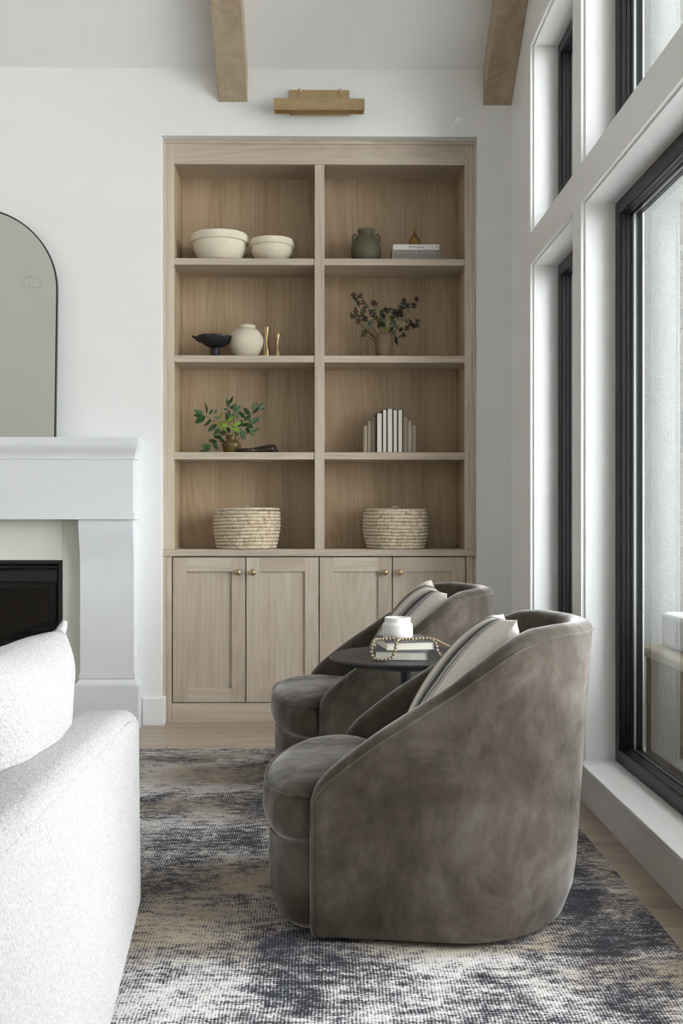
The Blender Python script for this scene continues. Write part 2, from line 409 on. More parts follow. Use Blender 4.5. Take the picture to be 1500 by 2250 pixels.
def cabinet(xa, xb, doors, label, fill):
    c = thing('base_cabinet', label, 'cabinet', ((xa+xb)/2, CY, 0), 'oak base cabinets')
    bx('body', 'oakZ', (xa, xb, CY+.055, BK+.02, .0, .8215), c)
    bx('toe_board', 'oakX', (doors[0][0]-.002 if fill < 0 else xa, doors[1][1]+.002 if fill > 0 else xb, CY-.001, CY+.021, 0, .097), c)
    if fill < 0:
        bx('stile', 'oakZ', (-.7685, doors[0][0]-.003, CY-.002, CY+.021, 0, .8215), c); bx('outer_trim', 'oakZ', (X0+.003, -.769, CY-.006, CY+.021, 0, .8215), c)
    else:
        bx('stile', 'oakZ', (doors[1][1]+.003, .7435, CY-.002, CY+.021, 0, .8215), c); bx('outer_trim', 'oakZ', (.744, X1-.004, CY-.006, CY+.021, 0, .8215), c)
    for di, (a, b) in enumerate(doors):
        a += .0024; b -= .0024; z0, z1 = .1015, .8165; sw = .0675
        d = MB().box(a, a+sw, CY-.003, CY+.019, z0, z1).box(b-sw, b, CY-.003, CY+.019, z0, z1).build('door', 'oakZ', c, bevel=.0015)
        bx('rail', 'oakX', (a+sw, b-sw, CY-.003, CY+.019, z1-.07, z1), d, bevel=.001); bx('rail', 'oakX', (a+sw, b-sw, CY-.003, CY+.019, z0, z0+.07), d, bevel=.001)
        bx('door_panel', 'oakZ', (a+sw-.002, b-sw+.002, CY+.007, CY+.017, z0+.068, z1-.068), d, bevel=0)
        kx = b-.034 if di == 0 else a+.034
        m = MB(); prof = [(.008, 0), (.0075, .012), (.011, .018), (.0145, .024), (.0155, .029), (.0135, .034), (.007, .037), (.001, .0375)]
        rows = [[(kx+r*math.cos(t), CY-.003-z, .7435+r*math.sin(t)) for t in [2*math.pi*j/20 for j in range(20)]] for r, z in prof]
        ko = m.rows(rows, True, True, True).build('knob', 'brass_dull', d, smooth=True, auto=50); ko['label'] = 'round brushed brass knob'
cabinet(X0+.003, -.0168, [(-.7396, -.3778), (-.3778, -.0164)], 'light oak base cabinet with two panel doors, nearer the fireplace', -1)
cabinet(-.016, X1-.004, [(-.0164, .3459), (.3459, .7086)], 'light oak base cabinet with two panel doors, partly behind the chairs', 1)

# ------------------------------------------------------------------ picture light
pg = thing('picture_light', 'brushed brass picture light with a trough shade above the bookcase', 'wall light', (0, WY, 3.03))
bx('back_plate', 'brass', (-.160, .1315, WY-.012, WY, 2.974, 3.098), pg, bevel=.002)
bx('plate_rim', 'brass', (-.157, .1285, WY-.016, WY-.012, 2.977, 3.095), pg, bevel=.003)
sh = MB(); x0, x1 = -.232, .202; prof = []
arc = [(-.072+.065*math.cos(t), 2.962+.075*math.sin(t)) for t in [math.pi*(1-j/14*.93)-.0 for j in range(15)]]
outer = [(WY-.115, 2.960), (WY-.112, 2.985), (WY-.103, 3.010), (WY-.088, 3.027), (WY-.068, 3.034), (WY-.048, 3.030), (WY-.034, 3.015), (WY-.028, 2.99), (WY-.027, 2.975)]
inner = [(yv+(.0025 if i < 5 else -.0025), zv-.0025) for i, (yv, zv) in enumerate(outer)]
def sec(x, sc_): return [(x, WY-.07+(yv-(WY-.07))*sc_, zv if zv < 2.99 else 2.99+(zv-2.99)*sc_) for yv, zv in outer+inner[::-1]]
sh.rows([sec(x0, 1.0), sec(x0+.012, 1.0), sec(x1-.012, 1.0), sec(x1, 1.0)], True, True, True)
sh.build('shade', 'brass', pg, smooth=True, auto=40)
for xx, sg in ((x0, 1), (x1, -1)):
    MB().prism(outer, 0, xx+sg*.001, xx+sg*.004).build('end_cap', 'brass', pg)
for xx in (-.112, .083):
    MB().tube([(xx, WY-.012, 3.082), (xx, WY-.045, 3.080), (xx+.006, WY-.055, 3.055), (xx+.006, WY-.06, 3.03)], .0035, 8).build('arm', 'brass', pg, smooth=True)
    m = MB(); m.lathe([(.002, -.009), (.008, -.006), (.009, 0), (.008, .006), (.002, .009)], xx+.003, WY-.05, 3.078, 14); m.build('thumb_knob', 'brass', pg, smooth=True)
MB().tube([(-.2, WY-.07, 3.0), (.17, WY-.07, 3.0)], .012, 12).build('lamp_tube', 'light_lens', pg, smooth=True)

# ------------------------------------------------------------------ fireplace
FX = -1.686
fp = thing('fireplace_surround', 'pale plaster fireplace surround with curved legs and moulded mantel', 'fireplace', (FX, WY, 0))
def sym(x): return 2*FX-x
def moulded(name, xr, prof):
    """profile of (projection from wall, z, extra width) swept across the front with returned ends"""
    m = MB(); rows = []
    for pr, z, ex in prof:
        rows.append([(sym(xr)-ex, WY, z), (sym(xr)-ex, WY-pr, z), (xr+ex, WY-pr, z), (xr+ex, WY, z)])
    return m.rows(rows, True, True, True).build(name, 'plaster', fp)
ms = []
for j in range(9):
    t = j/8; q = .5-.5*math.cos(math.pi*t)
    ms.append((.132+.022*q, 1.2975+.060*t, .008+.019*q))
moulded('mantel_shelf', -.900, [(.126, 1.2900, .001), (.132, 1.2905, .008)]+ms+[(.156, 1.3580, .028), (.156, 1.3925, .028)])
moulded('frieze', -.900, [(.126, 1.0345, 0), (.126, 1.290, 0)])
moulded('frieze_band', -.900, [(.133, 1.0035, .007), (.133, 1.0345, .007)])
for sgn in (1, -1):
    def fx(x): return x if sgn > 0 else sym(x)
    pr = []
    for j in range(17):
        t = j/16; z = 1.003-t*.23; q = .5-.5*math.cos(math.pi*min(1, t)); pr.append((.118-.036*q, z))
    pr.append((.082, .262))
    poly = [(WY-p, z) for p, z in pr]+[(WY, .262), (WY, 1.003)]
    m = MB().prism(poly, 0, fx(-1.161), fx(-.9035)); m.build('leg', 'plaster', fp, smooth=True, auto=40)
    pb = [(.088, .264, .005), (.088, .2415, .005), (.082, .241, .001)]+[(.082+.024*math.sin(t*math.pi/2)**1.6, .241-.034*(1-math.cos(t*math.pi/2))**.8, .001+.022*(1-math.cos(t*math.pi/2))) for t in [j/8 for j in range(9)]]+[(.108, .207, .025), (.108, 0, .025)]
    m = MB(); rows = []
    for p_, z, ex in pb:
        xa, xb = -1.161-ex, -.9025+ex
        rows.append([(fx(xa), WY, z), (fx(xa), WY-p_, z), (fx(xb), WY-p_, z), (fx(xb), WY, z)])
    m.rows(rows, True, True, True).build('plinth', 'plaster', fp)
    bx('surround_slab', 'slab', (min(fx(-1.2594), fx(-1.161)), max(fx(-1.2594), fx(-1.161)), WY-.022, WY, 0, 1.003), fp, bevel=.001)
bx('surround_slab', 'slab', (sym(-1.2602), -1.2602, WY-.0222, WY, .8062, 1.003), fp, bevel=.001)
fi = thing('fireplace_insert', 'black metal fireplace insert with dark glass door', 'fireplace insert', (FX, WY, 0))
XR = -1.2616; xl = sym(XR)
m = MB(); m.box(xl, xl+.016, WY-.03, WY-.002, .04, .8055); m.box(XR-.016, XR, WY-.03, WY-.002, .04, .8055); m.box(xl+.016, XR-.016, WY-.03, WY-.002, .79, .8055); m.box(xl+.016, XR-.016, WY-.03, WY-.002, .04, .06)
m.build('outer_frame', 'black_matte', fi, bevel=.001)
m = MB().prism([(WY-.005, .785), (WY-.024, .778), (WY-.030, .770), (WY-.026, .765), (WY-.005, .764)], 0, xl+.02, XR-.024); m.build('louvre', 'black_matte', fi)
bx('hood_panel', 'black_matte', (xl+.018, XR-.022, WY-.022, WY-.003, .702, .757), fi)
m = MB(); a, b = xl+.026, XR-.030; m.box(a, a+.024, WY-.026, WY-.004, .07, .697); m.box(b-.024, b, WY-.026, WY-.004, .07, .697); m.box(a+.024, b-.024, WY-.026, WY-.004, .673, .697); m.box(a+.024, b-.024, WY-.026, WY-.004, .07, .094)
m.build('door_frame', 'black_metal', fi, bevel=.0015)
MB().box(a+.023, b-.023, WY-.013, WY-.011, .093, .674).build('door_glass', 'fire_glass', fi)
bx('firebox_back', 'black_matte', (xl+.016, XR-.016, WY-.0028, WY-.0005, .05, .79), fi)

# arched mirror leaning on the mantel
mr = thing('arched_mirror', 'large arched mirror with thin black frame leaning above the mantel', 'mirror', (FX, WY-.082, 1.3925))
mr.rotation_euler = (R(-3.0), 0, 0)
MRAD = .407; SPR = .716
def arch(r, base):
    return [(-r, base), (r, base)]+[(r*math.cos(t), SPR+r*math.sin(t)) for t in [math.pi*j/48 for j in range(49)]]
fr = MB(); A, B = arch(MRAD, 0), arch(MRAD-.0055, .0055)
for y0_, y1_ in ((0, .022),):
    fr.rows([[(x, y0_, z) for x, z in A], [(x, y1_, z) for x, z in A], [(x, y1_, z) for x, z in B], [(x, y0_, z) for x, z in B], [(x, y0_, z) for x, z in A]], True)
fr.build('frame', 'mirror_frame', mr, local=True)
MB().prism(arch(MRAD-.005, .005), 1, .006, .010).build('glass', 'mirror_glass', mr, local=True)

# recessed ceiling light that shows in the mirror
DLX, DLY = -3.363, -1.903
dl = thing('recessed_light', 'round white recessed ceiling light, seen reflected in the arched mirror', 'ceiling light', (DLX, DLY, cz(DLY)))
dl.scale = (1.2, 1.2, 1.2); dl.rotation_euler = (math.atan(.5) if DLY < RY else -math.atan(SL), 0, 0)
MB().lathe([(.075, -.001), (.092, -.002), (.094, -.008), (.088, -.012), (.070, -.008), (.069, -.001)], seg=48).build('trim_ring', 'trim_paint', dl, local=True, smooth=True, auto=40)
MB().lathe([(.068, -.001), (.0685, -.004), (.05, -.0055), (.001, -.006)], seg=48).build('lens', 'light_lens', dl, local=True, smooth=True)

# ------------------------------------------------------------------ rug
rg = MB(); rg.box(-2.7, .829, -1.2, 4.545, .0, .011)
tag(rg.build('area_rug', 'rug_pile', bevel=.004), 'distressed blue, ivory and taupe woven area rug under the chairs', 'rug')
RZ = .011

# ------------------------------------------------------------------ swivel chairs
def zprof(x):
    P = [(-.266, .312), (-.258, .336), (-.245, .356), (-.228, .374), (-.186, .410), (-.106, .471), (0, .541), (.078, .592), (.16, .650), (.22, .689), (.27, .709), (.33, .715), (.50, .713)]
    if x <= P[0][0]: return P[0][1]
    for (a, za), (b, zb) in zip(P, P[1:]):
        if x <= b:
            t = (x-a)/(b-a); return za+(zb-za)*t
    return P[-1][1]
def front_outline(ins, inner_w, back):
    """plan of seat or base: wide bowed front ahead of the arms, narrower between them"""
    pts = [(back, inner_w-ins), (-.236, inner_w-ins), (-.268+.0*ins, .335-ins)] if inner_w else []
    for j in range(1, 32):
        t = math.pi*j/32
        pts.append((-.27-(.155-ins)*math.sin(t)**.75, (.338-ins)*math.cos(t)))
    pts += [(x, -y) for x, y in pts[:3]][::-1]
    return pts
def make_chair(label, loc, rz, grp):
    c = thing('swivel_chair', label, 'armchair', loc, grp, rz)
    # barrel shell
    HW = .355; xs = .065; RXB = .355
    st = []
    for e, (dx, shr) in enumerate(((-.018, .25), (-.014, .62), (-.007, .88))): st.append((-.25+dx, -HW, 0, 1, 0, shr))
    for j in range(12): st.append((-.25+(xs+.25)*j/12, -HW, 0, 1, 0, 1))
    for j in range(41):
        t = -math.pi/2+math.pi*j/40; cx_, sy_ = math.cos(t), math.sin(t)
        st.append((xs+RXB*cx_, HW*sy_, -cx_, -sy_, cx_, 1))
    for j in range(11, -1, -1): st.append((-.25+(xs+.25)*j/12, HW, 0, -1, 0, 1))
    for dx, shr in ((-.007, .88), (-.014, .62), (-.018, .25)): st.append((-.25+dx, HW, 0, -1, 0, shr))
    rows = []; seam = []; topseam = []
    NB = 12
    for (x, y, nx, ny, bk, shr) in st:
        zt = zprof(x); th = .068
        mid = th/2
        def pos(z, off):
            f = (1-z/.74)
            f2 = max(0, (.12-z)/.12)
            px = x-bk*(.052*f+.03*f2*f2); py = y*(1-.012*f-.03*f2*f2)
            o_ = mid+(off-mid)*shr
            return (px+nx*o_, py+ny*o_, z)
        r = []
        for j in range(NB+1):
            z = .016+(zt-.016)*j/NB; r.append(pos(z, 0))
        seam.append(pos(zt, -.001))
        for j in range(1, 7):
            ph = math.pi*j/7; z = zt+.024*math.sin(ph)*(.4+.6*shr); p_ = pos(zt, th*(1-math.cos(ph))/2); r.append((p_[0], p_[1], z))
        for j in range(7):
            z = zt+(.22-zt)*j/6; g = min(1, (zt-z)/.36); r.append(pos(z, th+.085*g*bk*bk))
        rows.append(r)
    m = MB(); m.rows(rows, False)
    k_ = len(rows[0]); m.f.append(tuple(range(k_))); n_ = (len(rows)-1)*k_; m.f.append(tuple(n_+j for j in reversed(range(k_))))
    m.build('barrel_shell', 'velvet', c, local=True, smooth=True, auto=60)
    front1 = [rows[2][j] for j in range(0, NB+1)]; front2 = [rows[-3][j] for j in range(0, NB+1)]
    MB().tube([(p[0], p[1], p[2]) for p in (front1[::1])]+seam[3:-3]+front2[::-1], .0026, 8).build('piping', 'velvet', c, local=True, smooth=True)
    # seat cushion
    def rings(spec, back, iw):
        out = []
        for ins, z in spec:
            i2 = min(ins, .022); k2 = 1-(ins-i2)*3.2
            out.append([(-.08+(x+.08)*k2, y*k2, z) for x, y in front_outline(i2, iw, back-i2)])
        return out
    spec = [(.05, .226), (.018, .230), (.005, .244), (-.003, .275), (-.003, .305), (.001, .328), (.008, .341), (.022, .351), (.055, .361), (.11, .369), (.18, .374), (.26, .376)]
    MB().rows(rings(spec, .26, .272), True, True, True).build('seat_cushion', 'velvet', c, local=True, smooth=True)
    pip = [(x, y, .339) for x, y in front_outline(.004, .272, .25)][2:-2]
    MB().tube(pip, .0032, 8).build('seat_piping', 'velvet', c, local=True, smooth=True)
    specb = [(.045, .015), (.026, .035), (.016, .09), (.012, .16), (.014, .226)]
    MB().rows(rings(specb, .22, .275), True, True, True).build('seat_base', 'velvet', c, local=True, smooth=True, auto=50)
    MB().lathe([(.25, 0), (.285, .003), (.285, .012), (.275, .016), (.2, .018)], .04, 0, 0, 56).build('swivel_plinth', 'black_metal', c, local=True, smooth=True, auto=40)
    return c
CH1 = (.281, 2.752, RZ); CH2 = (.232, 3.995, RZ)
make_chair('taupe velvet barrel swivel chair in the foreground, nearest the camera', CH1, R(-8), 'velvet swivel chairs')
make_chair('taupe velvet barrel swivel chair behind the side table, close to the oak cabinets', CH2, R(3.7), 'velvet swivel chairs')

def pillow_mesh(wd, ht, th, n=28, pinch=.07, seed=0, wr=.004):
    """cushion in its own plane: x across, y up, z thickness"""
    m = MB(); sides = []
    for sgn in (1, -1):
        g = []
        for i in range(n+1):
            for j in range(n+1):
                u, v = -1+2*i/n, -1+2*j/n
                x = u*wd/2*(1-pinch*(1-u*u*.3)*math.cos(v*math.pi/2)**1.2*abs(u)); y = v*ht/2*(1-pinch*math.cos(u*math.pi/2)**1.2*abs(v))
                t = max(0, (1-u*u)*(1-v*v))**.42*th/2
                nz = mnoise.noise(Vector((x*9+seed, y*9, sgn*3)))*wr*min(1, t/(.3*th))
                g.append((x, y, sgn*(t+nz) if t > 0 else 0))
        sides.append(g)
    idx = {}
    def vid(s_, i, j):
        e = i in (0, n) or j in (0, n); key = (0 if e else s_, i, j)
        if key not in idx: idx[key] = len(m.v); m.v.append(sides[s_][i*(n+1)+j])
        return idx[key]
    for s_ in (0, 1):
        for i in range(n):
            for j in range(n):
                q = (vid(s_, i, j), vid(s_, i+1, j), vid(s_, i+1, j+1), vid(s_, i, j+1)); m.f.append(q if s_ == 0 else q[::-1])
    return m
def stripe_pillow(chair_loc, rz, dx, dy, z, lean, label, roll=0, seed=0):
    o = pillow_mesh(.47, .45, .16, seed=seed).build('throw_pillow', 'stripe_linen', smooth=True)
    # local x -> across the chair, local y -> up the backrest, local z -> facing out of the chair
    M = Matrix.Translation(Vector(chair_loc)) @ Matrix.Rotation(rz, 4, 'Z') @ Matrix.Translation((dx, dy, z)) @ Matrix.Rotation(lean, 4, 'Y') @ Matrix(((0, 0, -1, 0), (-1, 0, 0, 0), (0, 1, 0, 0), (0, 0, 0, 1))) @ Matrix.Rotation(roll, 4, 'Z')
    o.matrix_world = M
    m = pillow_mesh
    return tag(o, label, 'pillow', 'striped linen pillows')
stripe_pillow(CH1, R(-8), .078, -.01, .556, R(36), 'cream linen pillow with charcoal stripes in the foreground chair', R(4), 1)
stripe_pillow(CH2, R(3.7), .078, -.01, .556, R(36), 'cream linen pillow with charcoal stripes in the chair nearer the cabinets', R(-4), 5)

# ------------------------------------------------------------------ side table and what stands on it
TX, TY, TZ = .268, 3.37, .566
tb = thing('side_table', 'round black wooden side table with slim metal post between the chairs', 'side table', (TX, TY, RZ))
MB().lathe([(.001, TZ-.028), (.18, TZ-.028), (.228, TZ-.020), (.244, TZ-.010), (.2455, TZ-.006), (.2445, TZ-.001), (.243, TZ), (.001, TZ)], TX, TY, 0, 72).build('table_top', 'table_wood', tb, smooth=True, auto=30)
MB().lathe([(.0165, RZ+.012), (.0165, TZ-.028)], TX, TY, 0, 24).build('post', 'pole_metal', tb, smooth=True, auto=40)
MB().lathe([(.001, RZ), (.125, RZ), (.127, RZ+.006), (.120, RZ+.011), (.02, RZ+.014), (.001, RZ+.014)], TX, TY, 0, 48).build('base_plate', 'black_metal', tb, smooth=True, auto=40)
MB().lathe([(.05, TZ-.034), (.05, TZ-.0275)], TX, TY, 0, 24).build('mounting_plate', 'black_metal', tb, smooth=True, auto=40)

def lying_book(name, label, cover, cx_, cy_, z, w_, d_, h, rz, group, spine='+y', cat='book', ct_=.0022):
    b = thing(name, label, cat, (cx_, cy_, z), group, rz)
    MB().box(-w_/2, w_/2, -d_/2, d_/2, 0, ct_).build('cover_bottom', cover, b, local=True, bevel=.0006, seg=1)
    MB().box(-w_/2, w_/2, -d_/2, d_/2, h-ct_, h).build('cover_top', cover, b, local=True, bevel=.0006, seg=1)
    e = .003; s_ = {'+y': (-w_/2+e, w_/2-e, -d_/2+e, d_/2-ct_), '-y': (-w_/2+e, w_/2-e, -d_/2+ct_, d_/2-e), '+x': (-w_/2+e, w_/2-ct_, -d_/2+e, d_/2-e)}[spine]
    MB().box(*s_, ct_, h-ct_).build('pages', 'paper', b, local=True)
    q = {'+y': (-w_/2, w_/2, d_/2-ct_, d_/2), '-y': (-w_/2, w_/2, -d_/2, -d_/2+ct_), '+x': (w_/2-ct_, w_/2, -d_/2, d_/2)}[spine]
    MB().box(*q, ct_, h-ct_).build('spine', cover, b, local=True)
    return b
lying_book('book', 'slate grey hardback lying on the round side table, bottom of two', 'cover_slate', TX-.014, TY-.03, TZ, .165, .22, .029, R(-5), 'books on the side table', '+x')
lying_book('book', 'slate grey hardback under the white jar, top of two on the table', 'cover_slate', TX-.006, TY-.022, TZ+.029, .155, .20, .027, R(7), 'books on the side table', '+x')
JZ = TZ+.056; JX, JY = TX-.026, TY-.005
jr = thing('ceramic_jar', 'white handmade ceramic candle jar on the stacked books', 'jar', (JX, JY, JZ))
MB().lathe([(.001, 0), (.043, 0), (.048, .004), (.049, .014), (.0485, .040), (.047, .0465), (.0425, .049), (.0415, .052), (.042, .062), (.041, .066), (.038, .066), (.037, .06), (.037, .03), (.001, .028)], JX, JY, JZ, 48, fn=lambda r, z, a: (r*(1+.012*mnoise.noise(Vector((math.cos(a)*2.2, math.sin(a)*2.2, z*40)))), z)).build('jar_body', 'white_ceramic', jr, smooth=True, auto=55)
MB().lathe([(.001, .0), (.0345, 0), (.0345, .020), (.001, .021)], JX, JY, JZ+.03, 32).build('candle_wax', 'cream_ceramic', jr, smooth=True, auto=50)
# bead garland: over the books, hanging down their front in a loop, tail off to the right
bg_ = thing('bead_garland', 'gold wooden bead garland with a jute loop draped over the books', 'garland', (TX, TY-.1, TZ))
FY = TY-.154
path = [(.232, TY-.10, TZ+.063), (.205, TY-.105, TZ+.063), (.176, TY-.118, TZ+.064), (.160, TY-.138, TZ+.062), (.153, FY+.006, TZ+.050), (.151, FY, TZ+.034), (.153, FY-.003, TZ+.018), (.162, FY-.006, TZ+.0075), (.178, FY-.008, TZ+.0063), (.198, FY-.007, TZ+.0065), (.213, FY-.004, TZ+.013), (.221, FY-.001, TZ+.028), (.225, FY+.001, TZ+.044), (.229, FY+.008, TZ+.060), (.238, TY-.125, TZ+.0645), (.256, TY-.112, TZ+.063), (.280, TY-.105, TZ+.063), (.305, TY-.10, TZ+.064), (.328, TY-.097, TZ+.064), (.344, TY-.10, TZ+.060), (.354, TY-.108, TZ+.046), (.358, TY-.112, TZ+.028), (.368, TY-.116, TZ+.0125), (.384, TY-.119, TZ+.0065), (.402, TY-.120, TZ+.0062)]
def resample(pts, step):
    out = [Vector(pts[0])]; acc = 0
    dense = []
    P_ = [Vector(p) for p in pts]
    for i in range(len(P_)-1):
        p0, p1, p2, p3 = P_[max(i-1, 0)], P_[i], P_[i+1], P_[min(i+2, len(P_)-1)]
        for t in [q/20 for q in range(20)]:
            dense.append(.5*((2*p1)+(p2-p0)*t+(2*p0-5*p1+4*p2-p3)*t*t+(3*p1-p0-3*p2+p3)*t**3))
    for a, b in zip(dense, dense[1:]):
        acc += (b-a).length
        if acc >= step: out.append(b); acc = 0
    return out
bp = resample(path, .0108)
bead = None
for p in bp:
    if bead is None:
        bead = MB().lathe([(.0012, -.0052), (.0036, -.0042), (.0053, -.0018), (.0056, 0), (.0053, .0018), (.0036, .0042), (.0012, .0052)], seg=12).build('bead', 'bead_gold', bg_, local=True, smooth=True); b_ = bead
    else: b_ = inst(bead, bg_, (0, 0, 0))
    b_.location = p-Vector((TX, TY-.1, TZ)); b_.rotation_euler = (random.random()*3, random.random()*3, 0)
lp = resample([(.344, TY-.10, TZ+.066), (.372, TY-.105, TZ+.052), (.402, TY-.11, TZ+.038), (.428, TY-.115, TZ+.030), (.436, TY-.118, TZ+.020), (.428, TY-.12, TZ+.0085), (.404, TY-.12, TZ+.0045)], .004)
MB().tube(lp, .0024, 7).build('jute_loop', 'jute', bg_, smooth=True)

# ------------------------------------------------------------------ white sofa and its pillows
sf = thing('boucle_sofa', 'white boucle sofa seen from behind at the left edge', 'sofa', (-.9, 1.7, RZ))
def soft_box(name, mat, x0, x1, y0, y1, z0, z1, rad, fn=None, parent=sf, amp=.0025, nseg=5):
    m = MB().box(x0, x1, y0, y1, z0, z1)
    me = bpy.data.meshes.new(name); me.from_pydata(m.v, [], m.f); bm = bmesh.new(); bm.from_mesh(me)
    bmesh.ops.bevel(bm, geom=bm.edges[:], offset=rad, segments=nseg, affect='EDGES', profile=.5)
    for _ in range(3):
        long_ = [e for e in bm.edges if e.calc_length() > .05]
        if long_: bmesh.ops.subdivide_edges(bm, edges=long_, cuts=1, use_grid_fill=True)
    for v in bm.verts:
        if fn: v.co = fn(v.co)
    bmesh.ops.triangulate(bm, faces=[f for f in bm.faces if len(f.verts) > 4])
    bmesh.ops.recalc_face_normals(bm, faces=bm.faces)
    off = OFF[parent]
    for v in bm.verts: v.co -= off
    bm.to_mesh(me); bm.free(); me.materials.append(MATS[mat])
    for p in me.polygons: p.use_smooth = True
    o = bpy.data.objects.new(name, me); C.objects.link(o); o.parent = parent; OFF[o] = off
    return o
def flare(co):
    t = max(0, (.5-co.z)/.5); k_ = (co.x+.605)/.145
    d = max(0, 2.57-co.y)
    # rounded far end in elevation, slight outward batter towards the floor
    top = max(0, (co.z-.30)/.25)
    far = max(0, (co.y-2.40)/.17)
    x = co.x+k_*t*(.004+.09*d)
    z = co.z-.020*top*far**2
    return Vector((x, co.y-.012*t*far, z))
soft_box('back', 'boucle', -.60, -.444, 1.05, 2.585, .045, .556, .045, flare)
def bseam(y): return (-.4605+.002, y, .520)
MB().tube([flare(Vector((-.450, yy, .527 if yy < 2.45 else .527-.02*((yy-2.45)/.11)**2))) for yy in [1.1+j*.05 for j in range(30)]], .0045, 6).build('back_seam', 'boucle', sf, smooth=True)
soft_box('seat_base', 'boucle', -1.62, -.59, 1.06, 2.57, .045, .26, .03)
soft_box('seat_cushion', 'boucle', -1.64, -.605, 1.08, 2.56, .262, .40, .045)
for (x, y) in ((-.53, 2.48), (-.53, 1.15), (-1.55, 2.48), (-1.55, 1.15)):
    bx('foot', 'black_matte', (x-.03, x+.03, y-.03, y+.03, RZ, .06), sf)
def boucle_pillow(label, wd, ht, th, cen, lean, yaw, seed):
    o = pillow_mesh(wd, ht, th, n=40, pinch=.05, seed=seed, wr=.01).build('boucle_pillow', 'boucle', smooth=True)
    o.matrix_world = Matrix.Translation(cen) @ Matrix.Rotation(yaw, 4, 'Z') @ Matrix.Rotation(lean, 4, 'Y') @ Matrix(((0, 0, 1, 0), (1, 0, 0, 0), (0, 1, 0, 0), (0, 0, 0, 1)))
    return tag(o, label, 'pillow', 'white boucle pillows')

bpl = boucle_pillow('plump white boucle pillow with an eared corner leaning on the sofa back', .66, .37, .24, (-.654, 2.118, .568), R(15), R(0), 2)
ear = MB().tube([(wx, wy, 0) for wx, wy in ((.305, .172), (.322, .180), (.334, .192), (.338, .203))], [.016, .012, .010, .006], 10).build('corner_ear', 'boucle', bpl, local=True, smooth=True)
boucle_pillow('off-white boucle pillow, only its top edge showing behind the plump one', .52, .36, .12, (-.84, 2.07, .566), R(34), R(0), 9)

# ------------------------------------------------------------------ things on the shelves
S1, S2, S3, S4 = 2.2947, 1.8144, 1.3363, .856
OY = 5.29
def clay_bowl(label, cx_, R_, h, foot, seed):
    def f(r, z, a):
        q = 1+.018*mnoise.noise(Vector((math.cos(a)*1.7+seed, math.sin(a)*1.7, z*14)))
        return r*q, z+(.0035*mnoise.noise(Vector((math.cos(a)*2+seed, math.sin(a)*2, 5))) if z > h*.6 else 0)
    o = [(.001, 0), (foot, 0), (foot+.02*R_/.147, h*.1), (R_*.84, h*.36), (R_*.90, h*.5), (R_*.915, h*.66), (R_*.92, h*.70), (R_*.985, h*.715), (R_*1.0, h*.75), (R_*.995, h*.92), (R_*.97, h*1.0), (R_*.90, h*1.0), (R_*.87, h*.9), (R_*.82, h*.5), (R_*.55, h*.2), (.001, h*.16)]
    o_ = MB().lathe(o, 0, 0, 0, 64, f).build('clay_bowl', 'cream_clay', smooth=True, auto=50)
    o_.location = (cx_, OY, label[1]); return tag(o_, label[0], 'bowl', 'rustic cream bowls')
clay_bowl(('large rustic cream clay bowl with a rolled rim on the top shelf', S1), -.517, .147, .138, .085, 1)
clay_bowl(('smaller rustic cream clay bowl beside the large one on the top shelf', S1), -.254, .1125, .114, .05, 4)
# green jar
gx = .2215
gj = thing('eared_pot', 'dark olive green clay pot with two small ear handles', 'pot', (gx, OY, S1))
MB().lathe([(.001, 0), (.056, 0), (.064, .010), (.0735, .04), (.076, .068), (.074, .092), (.064, .118), (.050, .136), (.043, .143), (.0405, .150), (.041, .160), (.0445, .168), (.044, .172), (.040, .171), (.037, .16), (.037, .145), (.06, .11), (.06, .03), (.001, .02)], gx, OY, S1, 56).build('pot_body', 'green_clay', gj, smooth=True)
for sg in (-1, 1):
    MB().tube([(gx+sg*(.048), OY, S1+.146), (gx+sg*.058, OY, S1+.148), (gx+sg*.0665, OY, S1+.142), (gx+sg*.0685, OY, S1+.130), (gx+sg*.067, OY, S1+.116), (gx+sg*.063, OY, S1+.108)], .0052, 10).build('ear_handle', 'green_clay', gj, smooth=True)
# lying books with lettering
def lettering(txt, size, parent, loc, mat, align='CENTER', name='lettering', sx=1):
    cu = bpy.data.curves.new(name, 'FONT'); cu.body = txt; cu.size = size; cu.extrude = .0002; cu.align_x = align; cu.align_y = 'CENTER'; cu.resolution_u = 3
    t = bpy.data.objects.new(name, cu); C.objects.link(t); dg = bpy.context.evaluated_depsgraph_get(); dg.update()
    me = bpy.data.meshes.new_from_object(t.evaluated_get(dg)); bpy.data.objects.remove(t); me.materials.clear(); me.materials.append(MATS[mat])
    o = bpy.data.objects.new(name, me); C.objects.link(o); o.parent = parent; o.location = loc; o.rotation_euler = (R(90), 0, 0); o.scale = (sx, 1, 1); return o
b1 = lying_book('book', 'grey hardback with pale capitals, lying lowest on the top shelf', 'cover_grey', .4695, OY-.01, S1, .247, .19, .046, 0, 'lying books on the top shelf', '-y', ct_=.003)
lettering('MADE FOR LIVING', .024, b1, (-.012, -.0954, .034), 'ink_light', sx=1.05)
b2 = lying_book('book', 'white hardback with dark title, lying under the brass bell', 'cover_white', .465, OY-.012, S1+.046, .229, .18, .028, 0, 'lying books on the top shelf', '-y', ct_=.003)
lettering('Minimalista', .017, b2, (0, -.0904, .0145), 'ink'); lettering('?', .012, b2, (-.094, -.0904, .014), 'ink'); lettering('B', .014, b2, (.104, -.0904, .014), 'ink')
bell = thing('brass_bell', 'small aged brass bell with a loop handle on the lying books', 'bell', (.459, OY-.068, S1+.074))
